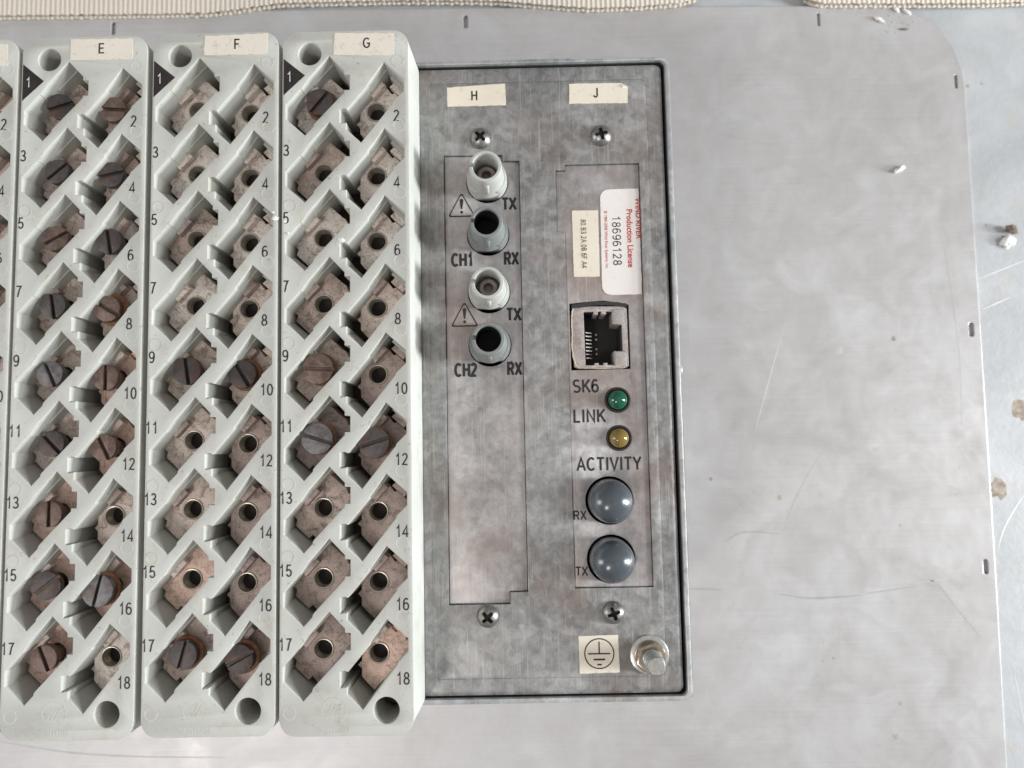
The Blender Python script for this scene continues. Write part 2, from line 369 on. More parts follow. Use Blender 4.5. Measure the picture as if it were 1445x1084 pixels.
def ribbon(pts, wd, z=.03, n=10):
    # smooth through points, tapered at both ends
    P = [Vector((p[0], p[1], 0)) for p in pts]; out = []
    if len(P) == 2: P = [P[0], (P[0] + P[1]) / 2, P[1]]
    Q = [2 * P[0] - P[1]] + P + [2 * P[-1] - P[-2]]
    for i in range(1, len(Q) - 2):
        for k in range(n):
            t = k / n; a, b, c, d = Q[i - 1:i + 3]
            out.append(.5 * ((2 * b) + (c - a) * t + (2 * a - 5 * b + 4 * c - d) * t * t + (3 * b - a - 3 * c + d) * t ** 3))
    out.append(P[-1]); bm = bmesh.new(); prev = None; L = len(out) - 1
    for i, p in enumerate(out):
        d = (out[min(i + 1, L)] - out[max(i - 1, 0)]).normalized(); nn = Vector((-d.y, d.x, 0))
        h = wd / 2 * (.12 + .88 * math.sin(math.pi * (i / L)) ** .6) * (1 + .35 * noise.noise(p * .7))
        a, b = bm.verts.new(p + nn * h + Vector((0, 0, z))), bm.verts.new(p - nn * h + Vector((0, 0, z)))
        if prev: bm.faces.new((prev[1], b, a, prev[0]))
        prev = (a, b)
    m = bpy.data.meshes.new('r'); bm.to_mesh(m); bm.free(); return m
for pts, wd, mt in [
    ([(88.8, 10.7), (96, 10.5), (103.9, 9.9)], 1.0, 'dark'), ([(124.2, 8.2), (135.4, 6.4), (148.9, 6.7), (156, 7.2)], 1.0, 'dark'),
    ([(157, 7.6), (168, 9.0), (176, 9.9)], .8, 'dark'), ([(176, 12.2), (184, 11.4), (192, 1.0), (199.5, -9)], .9, 'dark'),
    ([(178, 11.6), (184, 12.1), (188, 12.4)], .5, 'faint'), ([(104.6, 27.7), (110, 31.0), (116, 31.6), (126.7, 30.5)], .9, 'dark'),
    ([(127, 31), (133.3, 45), (143.7, 61), (159.4, 74.4)], .5, 'faint'), ([(118.2, 69.7), (125, 91), (131.8, 112)], .55, 'light'),
    ([(-171.6, -41.6), (-144.5, -45.9), (-117.6, -47.8), (-85, -48.6)], .8, 'dark'),
    ([(105, 191), (120, 186.5), (133, 183.2), (140, 182)], .5, 'faint'), ([(100, 146), (120, 149.5), (154, 151)], .5, 'faint'),
    ([(140, -32), (170, -33), (205, -28)], .4, 'faint'), ([(92, 70), (110, 69), (128, 72), (140, 76)], .4, 'faint'),
    ([(110, 122), (128, 116), (150, 119)], .4, 'faint'), ([(150, 92), (165, 97), (190, 99)], .4, 'faint'), ([(196, 140), (199, 100), (198, 70)], .4, 'faint')]:
    obj('scratch', fin(ribbon(pts, wd * .7), M['scratch_' + mt]), sheet)
def stain(pts, z, mt, parent, loc):
    bm = bmesh.new(); c = bm.verts.new((0, 0, z + .03)); ring = [bm.verts.new((x, y, z)) for x, y in pts]
    for i in range(len(ring)): bm.faces.new((c, ring[i], ring[(i + 1) % len(ring)]))
    m = bpy.data.meshes.new('s'); bm.to_mesh(m); bm.free()
    return obj('stain', fin(m, M[mt]), parent, loc)
def blob(r, seed, n=22, ry=None, amp=.35):
    out = []
    for i in range(n):
        a = 2 * math.pi * i / n; k = 1 + amp * noise.noise(Vector((math.cos(a) * 1.6 + seed * 3.1, math.sin(a) * 1.6, seed)))
        out.append((r * k * math.cos(a), (ry or r) * k * math.sin(a)))
    return out
rnd = random.Random(4)
for (x, y, r) in [(212, 72.5, 1.2), (100.5, 52, .7), (126.5, 44.5, .9), (174, 105, .9), (172, 33, .4), (152.5, 101, 1.6), (168, -33, .7), (165.5, -45, 1.0), (140, -17, .5), (144, -16, .45)]:
    if x < 207: stain(blob(r, x, ry=r * 1.1), .03, 'stain' if r < 1.3 else 'scratch_faint', sheet, (x, y, 0))
for (x, y, r, ry) in [(211.5, 46.5, 2.9, 4.4), (222.5, 76.5, 3.4, 4.2), (214, 150, .6, .6), (210.5, 207, .7, .7), (216, 208, .5, .5)]:
    stain(blob(r, x, ry=ry, amp=.5), .03, 'stain', floor, (x, y, ZS - 1.6))
for pts in ([(208.6, 128), (218, 131.5), (230, 136)], [(221, 44), (213, 32), (209, 22)], [(210, 116), (222, 121)], [(212, -20), (216, -50), (222, -80)]):
    obj('scratch', fin(ribbon(pts, .5), M['scratch_light']), floor, (0, 0, ZS - 1.6))

# torn cardboard along the top edge
def cardboard(front, label, seed):
    r = random.Random(seed); pts = []; und = []
    for (a, b) in zip(front, front[1:]):
        n = max(1, int(abs(b[0] - a[0]) / .9))
        for i in range(n):
            t = i / n; x = a[0] + (b[0] - a[0]) * t; y = a[1] + (b[1] - a[1]) * t
            s_ = abs(math.sin(x * math.pi / 4.3))
            pts.append((x, y + .35 * (1 - s_) + .25 * noise.noise(Vector((x * .5, seed, 0)))))
            und.append((x, y + .5 + 1.1 * abs(math.sin(x * math.pi / 4.3 + .2)) ** .5 + .3 * noise.noise(Vector((x * .8, 5, seed)))))
    top = [front[-1][0], front[0][0]]
    pts += [(top[0] + 3, 420), (top[1] - 3, 420)]; und += [(top[0] + 3, 419), (top[1] - 3, 419)]
    o = bpy.data.objects.new('cardboard_sheet', None); COL.objects.link(o); o.location = Vector((front[0][0], front[0][1] + 20, ZS + .3)) * S
    o['label'] = label; o['category'] = 'cardboard'; o['group'] = 'torn cardboard along the top edge'
    off = (-front[0][0], -front[0][1] - 20, 0)
    obj('paper_liner', fin(flat([pts], 3.0, 3.8, .15), M['cardboard']), o, off)
    obj('corrugated_core', fin(flat([und], .7, 3.0), M['flute']), o, off)
    obj('paper_liner', fin(flat([pts], 0, .7, .1), M['cardboard']), o, off)
cardboard([(-240, 243.8), (-178.5, 243.4), (-150, 243.0), (-121, 242.6), (-95.5, 242.4), (-84, 243.6), (-67, 245.8), (-18.5, 245.8), (21.2, 244.6), (38.2, 242.6), (58, 240.6), (78, 240.8), (95, 241.9), (104, 244.5)],
          'long torn cream cardboard along the upper left edge of the steel sheet', 1)
cardboard([(145.5, 242.6), (151, 240.2), (190.4, 239.2), (218.5, 238.6), (250, 239.4)], 'short torn cardboard piece above the rounded sheet corner', 2)

def crumb(name, x, y, z, sx_, sy_, sz_, rz, mat, label, cat, seed):
    bm = bmesh.new(); bmesh.ops.create_icosphere(bm, subdivisions=3, radius=1)
    for v in bm.verts:
        k = 1 + .5 * noise.noise(v.co * 1.7 + Vector((seed, 0, 0))) + .35 * noise.noise(v.co * 4 + Vector((seed, 0, 0)))
        v.co = Vector((v.co.x * sx_, v.co.y * sy_, v.co.z * sz_)) * k
    m = bpy.data.meshes.new('b'); bm.to_mesh(m); bm.free()
    return obj(name, fin(m, mat, 60), None, (x, y, z), rz, label=label, cat=cat, group='white crumbs scattered on the sheet' if name == 'plaster_crumb' else None)
crumb('plaster_crumb', 179.8, 172.4, ZS + .9, 2.5, .8, .8, .45, M['crumb'], 'white oblong crumb on the open right part of the steel sheet', 'crumb', 1)
crumb('plaster_crumb', 175.8, 234.6, ZS + .6, 2.1, .7, .6, -.5, M['crumb'], 'pale crumb beside the short slot near the top edge of the sheet', 'crumb', 2)
crumb('plaster_crumb', 187.0, 237.8, ZS + .5, 2.0, .6, .5, -.6, M['crumb'], 'thin white flake at the rounded corner of the sheet', 'crumb', 3)
crumb('plaster_crumb', 182.6, 239.2, ZS + .5, 1.6, .7, .5, -.9, M['crumb'], 'small white flake just under the short cardboard piece', 'crumb', 4)
crumb('dirt_crumb', 185.5, 230.6, ZS + .3, 1.6, .35, .35, .0, M['dirt'], 'thin brown splinter near the rounded sheet corner', 'splinter', 5)
lp = crumb('plaster_lump', 221.5, 143.0, ZS - .6, 3.0, 2.3, .8, .3, M['crumb'], 'white crumbly lump on the blue grey worktop at the right edge', 'plaster lump', 6)
crumb('dirt_lump', 222.6, 147.4, ZS + .2, 2.2, 1.6, 1.0, -.3, M['dirt'], 'brown dirt lump lying against the white plaster lump', 'dirt', 7)

def grains(name, spots, mat, z, parent, seed):
    r = random.Random(seed); bm = bmesh.new()
    for (cx, cy, sp, n, sz) in spots:
        for _ in range(n):
            x, y, q = r.gauss(cx, sp), r.gauss(cy, sp), sz * r.uniform(.4, 1.4)
            vs = [bm.verts.new((x + q * math.cos(t) * r.uniform(.6, 1.2), y + q * math.sin(t) * r.uniform(.6, 1.2), z)) for t in (0, 1.3, 2.5, 3.8, 5.1)]
            top = bm.verts.new((x, y, z + q * .7))
            for i in range(5): bm.faces.new((vs[i], vs[(i + 1) % 5], top))
    m = bpy.data.meshes.new('g'); bm.to_mesh(m); bm.free()
    return obj(name, fin(m, mat), None, label='fine brown dust and grit scattered over the sheet', cat='dust', kind='stuff')
grains('dust', [(184, 236, 5, 40, .2), (150, 100, 60, 120, .13), (60, 215, 90, 90, .13), (-60, -50, 60, 70, .14)], M['dirt'], ZS + .02, None, 5)
# ---------------------------------------------------------------- the relay unit
relay = bpy.data.objects.new('relay_unit', None); COL.objects.link(relay); relay.location = Vector((-30, 86, ZS)) * S
relay['label'] = 'large galvanised relay unit with grey terminal blocks and a socket panel'
relay['category'] = 'relay unit'
base = Vector((-30, 86, ZS))
def rp_(x, y, z=0): return Vector((x, y, z)) - base

case_m = join(flat([rrect(-140, -1.75, 71.3, 174.3, 2.2), rrect(-138.8, -.45, 70.1, 173.5, 1.6)], ZS + .02, .75, .2),
              box(-138.5, 0, -14, -1.5, 173, -2.0))
obj('case_sleeve', fin(case_m, M['case'], 40), relay, rp_(0, 0))
obj('gap_seal', fin(flat([rrect(-138.8, -.43, 70.08, 173.48, 1.6), rrect(-138.6, -.3, 69.9, 173.3, 1.3)], -30, -.6), M['black_foam']), relay, rp_(0, 0))  # black strip added inside the gap to stand for its deep shade
obj('side_flange', fin(box(71.32, -1.4, -40, 71.9, 88, -1.2), M['case']), relay, rp_(0, 0))
obj('side_flange', fin(box(-5, 174.32, -30, 44, 174.7, 0.5), M['case']), relay, rp_(0, 0))
obj('side_rivet', fin(lathe([(0, 1.0), (1.0, .8), (1.7, .2), (1.9, 0)], 20), M['zinc'], 40), relay, rp_(71.9, 86.2, -4)).rotation_euler = (0, math.pi / 2, 0)

H = [(7.4, 147.5), (23.9, 147.3), (23.9, 145.6), (28.6, 145.5), (28.6, 27.0), (23.8, 26.9), (23.8, 23.8), (7.4, 23.8)]
J = [(41.3, 144.1), (62.1, 144.1), (62.1, 27.6), (41.1, 27.6), (40.9, 124.6), (38.7, 124.9), (38.7, 142.5), (41.3, 142.5)]
panel_m = flat([rrect(-1.5, -.1 + .2, 68.7, 172.2, 2.6, 6), H, J], -9, 0, .001)
# outer edge: folded and rounded, built as its own bevelled ring proud of nothing
def folded_panel():
    outer = rrect(-1.5, -.1, 69.35, 172.9, 1.8, 6)
    n = len(outer); cx = sum(p[0] for p in outer) / n; cy = sum(p[1] for p in outer) / n
    def inset(d): return [(p[0] - math.copysign(min(d, abs(p[0] - cx)), p[0] - cx), p[1] - math.copysign(min(d, abs(p[1] - cy)), p[1] - cy)) for p in outer]
    rings = [(4.6, 0), (3.0, -.03), (1.5, -.10), (.7, -.30), (.2, -.7), (0, -1.5), (0, -9)]
    bm = bmesh.new(); R_ = []
    for d, z in rings: R_.append([bm.verts.new((x, y, z)) for x, y in inset(d)])
    for a, b in zip(R_, R_[1:]):
        for i in range(n): bm.faces.new((a[i], b[i], b[(i + 1) % n], a[(i + 1) % n]))
    m = bpy.data.meshes.new('fp'); bm.to_mesh(m); bm.free()
    inner = flat([inset(4.6), H, J], -1.3, 0, .1)
    return join(inner, m)
panel = obj('rear_panel', fin(folded_panel(), M['panel'], 35), relay, rp_(0, 0))

def card(poly, holes, label):
    return obj('card_plate', fin(flat([poly] + holes, -2.6, -.85, .1), M['card'], 40), relay, rp_(0, 0), label=label)
grow = lambda P, d: [(x + math.copysign(d, x - sum(p[0] for p in P) / len(P)), y + math.copysign(d, y - sum(p[1] for p in P) / len(P))) for x, y in P]
CY = [139.7, 124.7, 108.5, 93.7]; CX = 19.5
SOCK = (41.7, 86.3, 58.0, 105.1)
socket_cut = [(SOCK[0], SOCK[1]), (SOCK[2], SOCK[1] + .1), (SOCK[2], SOCK[3] - .9), (55.5, SOCK[3] - .3), (51, SOCK[3] + .4), (46, SOCK[3] + .1), (SOCK[0] - .1, SOCK[3] - .3)]
LEDS = [(54.1, 77.9), (54.2, 67.5)]; DOMES = [(51.1, 50.7), (51.1, 35.1)]
def inward(P, d):
    n = len(P); out = []
    ar = sum(P[i - 1][0] * P[i][1] - P[i][0] * P[i - 1][1] for i in range(n)); sg = 1 if ar > 0 else -1
    for i in range(n):
        a, b, c = Vector(P[i - 1]), Vector(P[i]), Vector(P[(i + 1) % n]); u, v = (b - a).normalized(), (c - b).normalized()
        n1, n2 = Vector((-u.y, u.x)) * sg, Vector((-v.y, v.x)) * sg; m = (n1 + n2).normalized(); out.append(tuple(b + m * (d / max(.4, m.dot(n1)))))
    return out
ch = card(inward(H, .14), [circ(CX, y, 5.9, 36) for y in CY], 'pinkish grey plate under the H sticker with four fibre connectors')
cj = card(inward(J, .11), [socket_cut] + [circ(x, y, 3.5, 32) for x, y in LEDS] + [circ(x, y, 6.5, 40) for x, y in DOMES], 'narrow grey plate under the J sticker with network socket and lamps')
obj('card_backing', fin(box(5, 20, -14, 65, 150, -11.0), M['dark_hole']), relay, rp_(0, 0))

def label_at(s, x, y, h, parent, z=.03, xs=.86, bold=0, mat='ink', rz=0, name='lettering', loc=None, align='CENTER', space=1.0):
    return obj(name, fin(text_mesh(s, h, xs, bold, align, space=space), M[mat]), parent, (x, y, z) if loc is None else loc, rz)

def uneven(P, st_=.7, amp=.11):
    out = []
    for a, b in zip(P, P[1:] + P[:1]):
        n = max(1, int(math.dist(a, b) / st_))
        for i in range(n):
            t = i / n; x, y = a[0] + (b[0] - a[0]) * t, a[1] + (b[1] - a[1]) * t
            out.append((x + amp * noise.noise(Vector((x, y, 1)) * .9), y + amp * noise.noise(Vector((x, y, 7)) * .9)))
    return out
# stickers on the panel
def sticker(poly, z, mat, label=None, name='letter_sticker'):
    cx = sum(p[0] for p in poly) / len(poly); cy = sum(p[1] for p in poly) / len(poly); poly = uneven(poly)
    o = obj(name, fin(flat([[(x - cx, y - cy) for x, y in poly]], .02, .14, .02), M[mat]), relay, rp_(cx, cy, z), label=label)
    return o, cx, cy
o, cx, cy = sticker([(8.6, 167.1), (25.0, 167.9), (25.2, 161.6), (8.7, 161.5)], 0, 'cream', 'cream sticker printed H')
obj('lettering', fin(letters('H', 2.75, .95, .15), M['ink']), o, (16.3 - cx, 164.6 - cy, .165))
o, cx, cy = sticker([(43.1, 167.4), (57.6, 167.3), (59.6, 166.2), (59.4, 161.4), (43.0, 161.6)], 0, 'cream', 'cream sticker printed J with folded corner')
obj('lettering', fin(letters('J', 2.75, .95, .15), M['ink']), o, (50.5 - cx, 164.6 - cy, .165))
obj('folded_corner', fin(hull([(57.7, 167.2, .14), (59.5, 166.25, .14), (58.0, 165.7, .14), (58.2, 166.0, .5)]), M['aged']), o, (-cx, -cy, 0))
o, cx, cy = sticker([(43.0, 131.1), (50.3, 131.0), (50.25, 112.2), (43.1, 112.3)], -.85, 'cream', 'narrow cream sticker with turned address 80.B3.2A.0B.6F.A4', 'address_sticker')
obj('lettering', fin(letters('80.B3.2A.0B.6F.A4', 1.45, .95, .115), M['ink']), o, (46.1 - cx, 121.6 - cy, .165), -math.pi / 2)
lic = [(61.75, 137.0), (61.75, 107.0), (54.2, 107.05)]
for i in range(7): t = math.radians(270 - 15 * i); lic.append((53.2 + 2.4 * math.cos(t), 109.45 + 2.4 * math.sin(t)))
for i in range(7): t = math.radians(180 - 15 * i); lic.append((53.4 + 2.4 * math.cos(t), 134.5 + 2.4 * math.sin(t)))
o, cx, cy = sticker(lic, -.85, 'white_paper', 'white licence sticker with turned red and black print', 'licence_sticker')
label_at('Production License', 58.9 - cx, 122.9 - cy, 1.62, o, .165, .96, .05, 'red_ink', -math.pi / 2)
obj('lettering', fin(letters('18696128', 2.3, 1.2, .11), M['ink']), o, (55.3 - cx, 122.3 - cy, .165), -math.pi / 2)
label_at('\u00a9 1989-2008 Wind River Systems, Inc.', 52.35 - cx, 122.6 - cy, .82, o, .165, .93, .0, 'red_ink', -math.pi / 2)
label_at('WIND RIVER', 61.35 - cx, 128.5 - cy, 1.5, o, .165, 1.0, .03, 'red_ink', -math.pi / 2)
# earth symbol
o, cx, cy = sticker([(41.7, 15.2), (52.2, 15.4), (52.4, 5.7), (41.8, 5.4)], 0, 'cream', 'square cream sticker with the earth symbol', 'earth_sticker')
gx, gy = 47.1 - cx, 10.6 - cy
sym = [flat([circ(0, 0, 4.0, 48), circ(0, 0, 3.7, 48)], 0, .03), box(-.17, .1, 0, .17, 3.1, .03), box(-2.9, -.2, 0, 2.9, .15, .03), box(-1.5, -1.75, 0, 1.5, -1.3, .03), box(-.6, -3.05, 0, .6, -2.65, .03)]
obj('earth_symbol', fin(join(*sym), M['ink']), o, (gx, gy, .155))
# card markings
for s, x, y, h, xs in [('TX', 25.5, 133.5, 3.35, .88), ('RX', 25.8, 117.9, 3.45, .80), ('TX', 26.2, 102.2, 3.4, .88), ('RX', 26.1, 87.1, 3.45, .80), ('CH1', 12.2, 117.8, 3.55, .80), ('CH2', 12.7, 87.0, 3.55, .80)]:
    obj('lettering', fin(letters(s, h, xs, .215), M['ink']), ch, (x, y, -.825))
for s, x, y, h, xs in [('SK6', 45.5, 81.9, 3.5, 1.0), ('LINK', 46.3, 73.7, 3.5, 1.03), ('ACTIVITY', 51.3, 60.6, 3.5, 1.0), ('RX', 43.0, 46.9, 2.35, 1.05), ('TX', 43.1, 32.0, 2.35, 1.05)]:
    obj('lettering', fin(letters(s, h, xs, .165), M['ink']), cj, (x, y, -.825))
def tri_outline(w_, h_, r, n=4):
    P = [(-w_ / 2, 0), (w_ / 2, 0), (0, h_)]; out = []
    for (x, y), a0, a1 in ((P[0], 240, 90 + 60), (P[1], 30, -90), (P[2], 150, 30)): pass
    for (x, y), (dx, dy), s_ in ((P[0], (r * 1.5, r), 150), (P[1], (-r * 1.5, r), 270), (P[2], (0, -r * 1.8), 30)):
        for i in range(n + 1):
            t = math.radians(s_ + 120 * i / n); out.append((x + dx + r * math.cos(t), y + dy + r * math.sin(t)))
    return out
for y in (131.2, 100.2):
    m = join(flat([tri_outline(7.6, 7.0, .45), [(p[0] * .86, p[1] * .86 + .38) for p in tri_outline(7.6, 7.0, .4)]], 0, .03),
             flat([[(-.55, 4.9), (0, 5.25), (.55, 4.9), (.2, 2.2), (-.2, 2.2)]], 0, .03), flat([circ(0, 1.35, .42, 14)], 0, .03))
    obj('warning_triangle', fin(m, M['ink']), ch, (12.2 if y > 120 else 12.6, y - 1.2, -.83))

# pan head cross screws
def cross_screw():
    head = lathe([(0, 2.0), (.9, 1.95), (1.8, 1.65), (2.5, 1.05), (2.95, .3), (3.0, -.4), (0, -.4)], 40)
    c = []
    for a in range(4):
        for (r, hw) in ((1.45, .28), (.55, .42)):
            for s_ in (-1, 1):
                t = math.radians(90 * a); x, y = r, s_ * hw
                c.append((x * math.cos(t) - y * math.sin(t), x * math.sin(t) + y * math.cos(t), r, a, s_))
    outl = []
    for a in range(4):
        t = math.radians(90 * a)
        for x, y in ((.55, -.55), (1.75, -.42), (1.75, .42)):
            outl.append((x * math.cos(t) - y * math.sin(t), x * math.sin(t) + y * math.cos(t)))
    return boolean(head, flat([outl], .3, 3.0)), flat([[(x * .98, y * .98) for x, y in outl]], .3, .5)
cs_, cb_ = cross_screw(); cs = fin(cs_, M['nickel'], 35); cb = fin(cb_, M['dark_hole'])
for i, (x, y, a) in enumerate([(17.8, 152.0, .8), (51.6, 152.0, .2), (17.7, 20.8, .75), (51.1, 21.2, .35)]):
    o = obj('panel_screw', cs, relay, rp_(x, y, .3), a); obj('cross_recess', cb, o)  # dark insert paints the shade at the bottom of the cross

# fibre connectors: flange with a flat, barrel with bayonet slots and lugs, inner ferrule
def conn(mat):
    fl = []
    for i in range(48):
        t = 2 * math.pi * i / 48; x, y = 5.65 * math.cos(t), 5.65 * math.sin(t); fl.append((x, max(y, -4.45)))
    flange = join(flat([fl, circ(0, 0, 3.4, 32)], -4, 1.0, .2), flat([[(x * .95, y * .97) for x, y in fl], circ(0, 0, 3.3, 32)], .9, 3.6, .3), box(-.12, -4.7, .2, .12, -4.3, 3.2))
    barrel = lathe([(5.3, 1.5), (4.9, 3.0), (4.6, 4.8), (4.4, 7.0), (4.32, 11.6), (4.15, 11.95), (3.55, 12), (3.35, 11.7), (3.35, 2.0), (0, 2.0)], 44)
    barrel = boolean(barrel, box(-5.5, -.2, 8.6, -2.2, 1.0, 13))
    lug = join(lathe([(.62, 3), (.62, 8.6), (.4, 8.9), (0, 8.95)], 14, .2, -4.25), lathe([(.62, 3), (.62, 8.6), (.4, 8.9), (0, 8.95)], 14, -.2, 4.2))
    return fin(flange, mat, 40), fin(join(barrel, lug), mat, 40)
ferr = lathe([(2.6, 2), (2.6, 4.6), (2.3, 5.0), (1.35, 5.0), (1.3, 4.8), (1.3, 2.2), (0, 2.2)], 28)
cm = {k: conn(M[k]) for k in ('conn_pale', 'conn_grey')}
for i, y in enumerate(CY):
    k = 'conn_pale' if i % 2 == 0 else 'conn_grey'
    lab = ['pale grey transmit connector of channel 1', 'darker grey receive connector of channel 1', 'pale grey transmit connector of channel 2', 'darker grey receive connector of channel 2'][i]
    o = obj('fibre_connector', cm[k][0], relay, rp_(CX, y, 0), label=lab)
    obj('barrel', cm[k][1], o)
    if k == 'conn_pale': obj('ferrule', fin(ferr, M['ferrule'], 40), o)
    if k == 'conn_grey': obj('barrel_lining', fin(lathe([(3.3, 10.8), (3.25, 2.3), (0, 2.3)], 32), M['dark_hole'], 40), o)

# network socket
sx0, sy0, sx1, sy1 = SOCK
outer = [(sx0 + .9, sy0 + 1.0), (sx0 + 1.9, sy0 + .45), (sx1 - 1.0, sy0 + .5), (sx1 - .4, sy0 + 1.0), (sx1 - .5, sy1 - 2.0), (sx1 - 1.4, sy1 - 1.3), (sx0 + 5.5, sy1 - 1.1), (sx0 + 1.0, sy1 - 1.5), (sx0 + .5, sy1 - 3), (sx0 + .3, 96)]
opening = [(45.5, 102.5), (48.3, 102.5), (48.3, 101.7), (49.5, 101.7), (49.5, 102.5), (50.4, 102.5), (50.4, 101.7), (51.7, 101.7), (51.7, 102.5), (53.4, 102.5), (53.4, 98.9), (56.0, 98.7), (56.0, 91.4), (53.6, 91.4), (53.6, 87.6), (51.7, 87.6), (51.7, 88.2), (50.6, 88.2), (50.6, 87.6), (49.3, 87.6), (49.3, 88.2), (48.2, 88.2), (48.2, 87.6), (45.7, 87.6)]
sk = obj('network_socket', fin(flat([outer, opening], -12, -1.1, .12), M['shell'], 40), relay, rp_(0, 0), label='square network socket with worn metal shell')
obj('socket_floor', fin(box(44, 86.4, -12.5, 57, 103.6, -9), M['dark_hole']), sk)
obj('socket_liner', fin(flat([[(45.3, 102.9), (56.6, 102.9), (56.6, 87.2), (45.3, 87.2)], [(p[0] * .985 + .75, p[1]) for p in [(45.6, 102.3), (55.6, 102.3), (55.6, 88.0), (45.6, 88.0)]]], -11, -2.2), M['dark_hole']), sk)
for (a, b, c, d) in ((53.7, 98.9, 56.5, 103.0), (53.9, 87.2, 56.9, 91.2)):
    obj('spring_tab', fin(flat([rrect(a, b, c, d, .3)], -1.1, -.75, .1), M['spring'], 40), sk)
for i in range(8):
    obj('contact', fin(hull([(46.2, 97.3 - i * 1.02, -4.4), (48.0, 97.3 - i * 1.02, -5.6), (46.2, 97.05 - i * 1.02, -4.4), (48.0, 97.05 - i * 1.02, -5.6), (46.2, 97.3 - i * 1.02, -4.8), (48, 97.05 - i * 1.02, -6.0)]), M['contact']), sk)
for y in (97.2, 95.8, 93.0, 91.6):
    obj('contact_pin', fin(lathe([(0, .2), (.3, .1), (.35, 0)], 12), M['contact']), sk, (49.6, y, -8.9))
gk = []
for i in range(40):
    t = i / 39; gk.append((42.0 + 15.6 * t, 103.4 + .9 * math.sin(t * 3.1) + .25 * noise.noise(Vector((i * .6, 0, 0)))))
for i in range(40):
    t = 1 - i / 39; gk.append((42.3 + 15.0 * t, 104.6 + .7 * math.sin(t * 3.1) + .3 * noise.noise(Vector((i * .7, 3, 0)))))
obj('foam_gasket', fin(flat([gk], -3, -.8, .1), M['black_foam']), sk)
def wob_tube(pts, r):
    cu = bpy.data.curves.new('w', 'CURVE'); cu.dimensions = '3D'; cu.bevel_depth = r; cu.bevel_resolution = 1
    s_ = cu.splines.new('POLY'); s_.points.add(len(pts) - 1)
    for i, p in enumerate(pts): s_.points[i].co = (*p, 1)
    o = bpy.data.objects.new('w', cu); COL.objects.link(o); bpy.context.view_layer.update(); m = eval_mesh(o)
    bpy.data.objects.remove(o); return m
sealp = [(43.0, 104.0), (42.3, 102.6), (42.1, 100), (42.2, 96.5), (42.0, 93), (42.3, 90), (43.0, 87.6), (43.9, 86.9), (47, 86.8), (52, 86.7), (57.5, 86.8)]
sp = []
for (a, b) in zip(sealp, sealp[1:]):
    for i in range(6):
        t = i / 6; x = a[0] + (b[0] - a[0]) * t; y = a[1] + (b[1] - a[1]) * t
        sp.append((x + .15 * noise.noise(Vector((x, y, 0)) * 2), y + .15 * noise.noise(Vector((x, y, 9)) * 2), -1.0))
obj('seal_bead', fin(wob_tube(sp, .17), M['seal'], 60), sk)

# indicator lamps and grey caps
for (x, y), k, lab in zip(LEDS, ('green', 'amber'), ('green indicator lamp above LINK', 'amber indicator lamp above ACTIVITY')):
    o = obj('indicator_lamp', fin(lathe([(3.45, -4), (3.45, -.7), (3.3, -.5), (2.95, -.5), (2.8, -.8), (2.8, -3)], 36), M['black_plastic'], 40), relay, rp_(x, y, 0), label=lab)
    obj('lens', fin(lathe([(2.7, -3), (2.7, -.6), (2.55, .3), (2.15, 1.0), (1.5, 1.6), (.8, 1.95), (0, 2.05)], 36), M[k], 70), o)
for (x, y), lab in zip(DOMES, ('upper slate grey domed cap beside RX', 'lower slate grey domed cap beside TX')):
    pr = [(5.85, -5), (5.85, .5), (5.75, .8), (5.7, 3.4)] + [(5.7 * math.cos(math.radians(a)) ** .95, 3.4 + 5.2 * math.sin(math.radians(a)) ** 1.0) for a in range(8, 84, 8)] + [(.45, 8.6), (0, 8.75)]
    obj('domed_cap', fin(lathe(pr, 56), M['dome'], 80), relay, rp_(x, y, 0), label=lab)

# earth stud
st = obj('earth_stud', fin(join(lathe([(2.35, 0), (2.35, 10.2), (2.05, 10.7), (0, 10.7)], 28)), M['zinc'], 40), relay, rp_(60.4, 9.9, 0), label='short metal earth stud with nut and washer')
thr = [];
for i in range(26 * 10):
    t = i / 26; thr.append((2.38 * math.cos(t * 2 * math.pi), 2.38 * math.sin(t * 2 * math.pi), 1.0 + t * .85))
obj('thread', fin(wob_tube(thr, .16), M['zinc'], 60), st)
obj('washer', fin(lathe([(2.5, .3), (4.6, .3), (5.1, .1), (5.15, -.2), (5.15, -.6)], 40), M['zinc'], 30), st, (0, .2, .3))
obj('spring_washer', fin(lathe([(2.5, 1.5), (3.9, 1.45), (4.15, 1.2), (4.15, .5)], 40), M['brassy'], 30), st)
obj('nut', fin(flat([circ(0, 0, 4.1, 6, .3), circ(0, 0, 2.3, 24)], 1.5, 3.6, .3), M['brassy'], 40), st)

# ---------------------------------------------------------------- terminal blocks
HB = 16.1; BW = 33.05; Y1, Y0 = 175.5, -3.9
LP = [(0, 0), (3.88, -4.1), (3.88, -5.1), (5.28, -5.15), (5.28, -9.25), (3.88, -9.25), (3.88, -9.95), (-3.85, -18.1), (-4.15, -18.6), (-4.15, -19.0), (-6.35, -21.3), (-11.6, -16.8), (-11.6, -13.1), (-7.55, -8.75), (-7.3, -8.75), (-5.25, -5.75)]
LP = [(max(x, -11.35), y) for x, y in LP]
RP = [(0, 0), (5.15, -4.65), (5.15, -7.9), (2.5, -10.5), (2.5, -10.9), (-6.05, -21.5), (-9.9, -17.9), (-9.9, -16.1), (-11.6, -16.3), (-11.6, -12.4), (-10.5, -12.2), (-9.7, -12.5), (-4.3, -6.2), (-4.3, -5.8)]
LX, LY, RX_, RY, DY = -20.75, 168.72, -6.45, 166.7, 17.86
def off(P, x, y): return [(a + x, b + y) for a, b in P]
